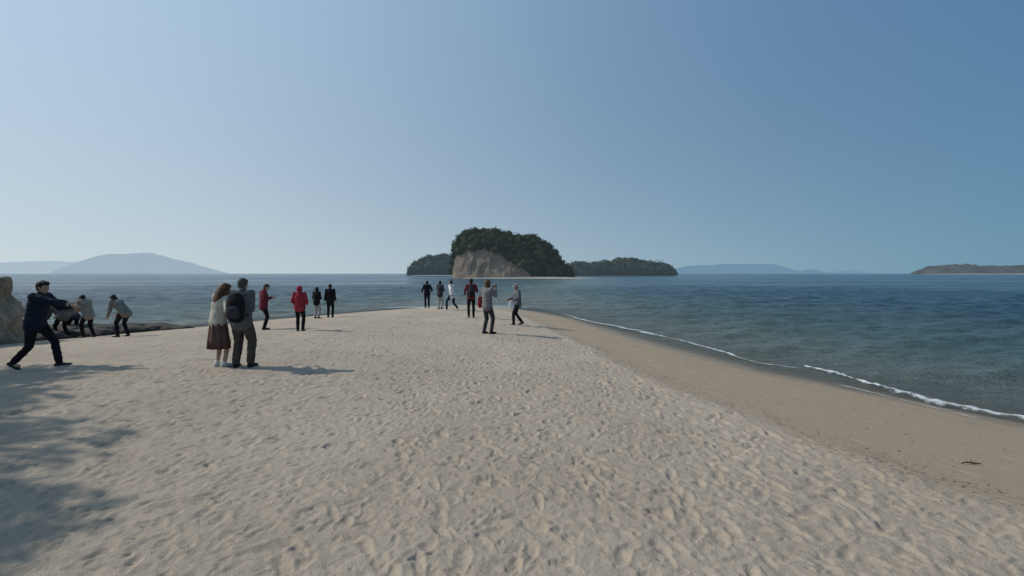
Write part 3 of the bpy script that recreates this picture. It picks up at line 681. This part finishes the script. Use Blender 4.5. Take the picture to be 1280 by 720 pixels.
def island(name,pix,cliff,D,depth,tree_h,mrock,mleaf,nx=150,ncl=150,leaf=.7,cr=2.6,nl=120,front=.5):
    s=sil(pix,D); c=sil(cliff,D); x=np.linspace(s[0,0],s[-1,0],nx)
    H=np.maximum(np.interp(x,s[:,0],s[:,1])-tree_h,1.0); HCf=np.minimum(np.interp(x,c[:,0],c[:,1]),H); HCf=np.maximum(HCf,.6)
    H=np.maximum(H,HCf)
    u=(x-x[0])/(x[-1]-x[0]); pl=np.sqrt(np.clip(1-(2*u-1)**2,.01,1))
    rows=[]; nr=56
    for j in range(nr):
        q=j/(nr-1)
        if q<.45: a=q/.45; y=D-depth*pl+(2.6+HCf*.12)*a**1.3; z=HCf*a-1.0*(1-a)
        elif q<.8: a=(q-.45)/.35; y=D-depth*pl+2.6+HCf*.12+(depth*pl)*a; z=HCf+(H-HCf)*np.sin(a*math.pi/2)
        else: a=(q-.8)/.2; y=D+2.6+HCf*.12+depth*pl*a; z=H*(1-a**2)-1.0*a
        k=1.0 if q<.5 else .4
        n1=np.array([mn.fractal(Vector((xx*.11,yy*.11,zz*.13)),1,2.1,6) for xx,yy,zz in zip(x,y,z)])
        n2=np.array([mn.fractal(Vector((xx*.35,yy*.1,zz*.12+9)),1,2.1,4) for xx,yy,zz in zip(x,y,z)])
        y=y-k*(1.5*n1+.9*n2); z=z+k*.5*n1*min(q*6,1); rows.append(np.stack([x+.5*n2,y,z],1))
    G=np.stack(rows)
    o=tag(grid_mesh(name,G.reshape(-1,3),nx,nr,mrock),kind='structure')
    cs=[]
    for k in range(ncl):
        i=rng.randint(2,nx-2); j=rng.randint(int(nr*front),int(nr*.92)) if rng.rand()<.6 else rng.randint(int(nr*(front-.01)),int(nr*.64))
        p_=G[j,i]; fx=min(1,(i/nx)*9+.25,(1-i/nx)*9+.25); r=cr*rng.uniform(.7,1.3)*(.6+.4*fx)
        cs.append(((p_[0],p_[1],max(p_[2]+tree_h*rng.uniform(.3,.75)-r*.1,r*.5)),r))
    for k in range(int(ncl*.8)):
        i=rng.randint(1,nx-1)
        if HCf[i]>2.6: continue
        j=rng.randint(int(nr*.28),int(nr*.7)); p_=G[j,i]; r=cr*rng.uniform(.5,1.0); cs.append(((p_[0],p_[1],max(p_[2]+r*.4,r*.4)),r))
    v,f=leaf_cloud(cs,nl,leaf,.8)
    for (cc,r) in cs:
        bm=bmesh.new(); bmesh.ops.create_icosphere(bm,subdivisions=2,radius=r*.78); b=len(v)
        for q in bm.verts: 
            k_=1+.35*mn.noise(q.co*(1.2/r*2)+Vector(cc)); v.append((cc[0]+q.co.x*k_,cc[1]+q.co.y*k_,cc[2]+q.co.z*.8*k_))
        f+=[tuple(b+q.index for q in fc.verts) for fc in bm.faces]; bm.free()
    wds=mk('woodland',v,f,mleaf,smooth=False)
    return o,wds
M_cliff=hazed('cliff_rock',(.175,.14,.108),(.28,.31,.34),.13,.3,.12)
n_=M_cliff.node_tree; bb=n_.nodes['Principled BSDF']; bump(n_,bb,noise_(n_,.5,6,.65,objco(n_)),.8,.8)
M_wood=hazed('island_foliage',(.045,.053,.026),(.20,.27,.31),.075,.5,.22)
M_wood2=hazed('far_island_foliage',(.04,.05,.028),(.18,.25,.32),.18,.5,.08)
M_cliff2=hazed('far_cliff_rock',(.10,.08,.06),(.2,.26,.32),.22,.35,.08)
o,wd=island('island',[(565,340),(567,322),(569,302),(575,291),(588,285),(612,284),(632,287),(652,291),(670,293),(683,301),(693,313),(703,326),(710,337),(714,341)],
  [(565,330),(568,324),(576,321),(586,317),(600,314),(614,316),(628,322),(640,330),(652,337),(662,342),(720,343)],258,15,4.6,M_cliff,M_wood,ncl=340,leaf=.5,front=.46)
tag(wd,'dense dark green woodland crowning the nearest island above its tan cliff','woodland',kind='stuff')
o,wd=island('island',[(512,340),(516,330),(524,323),(540,319),(556,318),(575,320),(600,327),(620,338)],[(512,342),(620,342)],620,40,7,M_cliff2,M_wood2,ncl=260,leaf=1.2,cr=5,nl=70,front=.45)
tag(wd,'dark woodland on the smaller island behind and left of the nearest one','woodland',kind='stuff')
o,wd=island('island',[(700,338),(712,328),(725,328),(740,327),(755,326),(768,322),(785,321),(800,323),(815,328),(828,328),(838,333),(842,340)],[(700,342),(842,342)],560,36,6,M_cliff2,M_wood2,ncl=320,leaf=1.2,cr=4.2,nl=70,front=.45)
tag(wd,'dark woodland on the long low island right of the nearest one','woodland',kind='stuff')
strip('sandbar',575,748,236,.9,6,M_shore)
strip('islet_beach',512,572,560,.9,6,M_shore)
for k,(px,w_,h_) in enumerate(((1192,14,5),(1206,18,6),(1216,10,4))):
    D_=1700; x=(px-640)/F*D_; z=HC+(342-331.5)/F*D_; root=empty('house',(x,D_-4,z-1)); tag(root,'tiny pale building on the headland crest, %s of three'%('leftmost','middle','rightmost')[k],'building')
    mk('wall',[(-w_/2,-4,-2),(w_/2,-4,-2),(w_/2,4,-2),(-w_/2,4,-2),(-w_/2,-4,h_*.6),(w_/2,-4,h_*.6),(w_/2,4,h_*.6),(-w_/2,4,h_*.6)],[(0,1,5,4),(1,2,6,5),(2,3,7,6),(3,0,4,7)],M_shore,root,False)
    mk('roof',[(-w_/2-.6,-4.6,h_*.6+.02),(w_/2+.6,-4.6,h_*.6+.02),(w_/2+.6,4.6,h_*.6+.02),(-w_/2-.6,4.6,h_*.6+.02),(-w_/2,0,h_),(w_/2,0,h_)],[(0,1,5,4),(2,3,4,5),(1,2,5),(3,0,4)],M_cliff2,root,False)
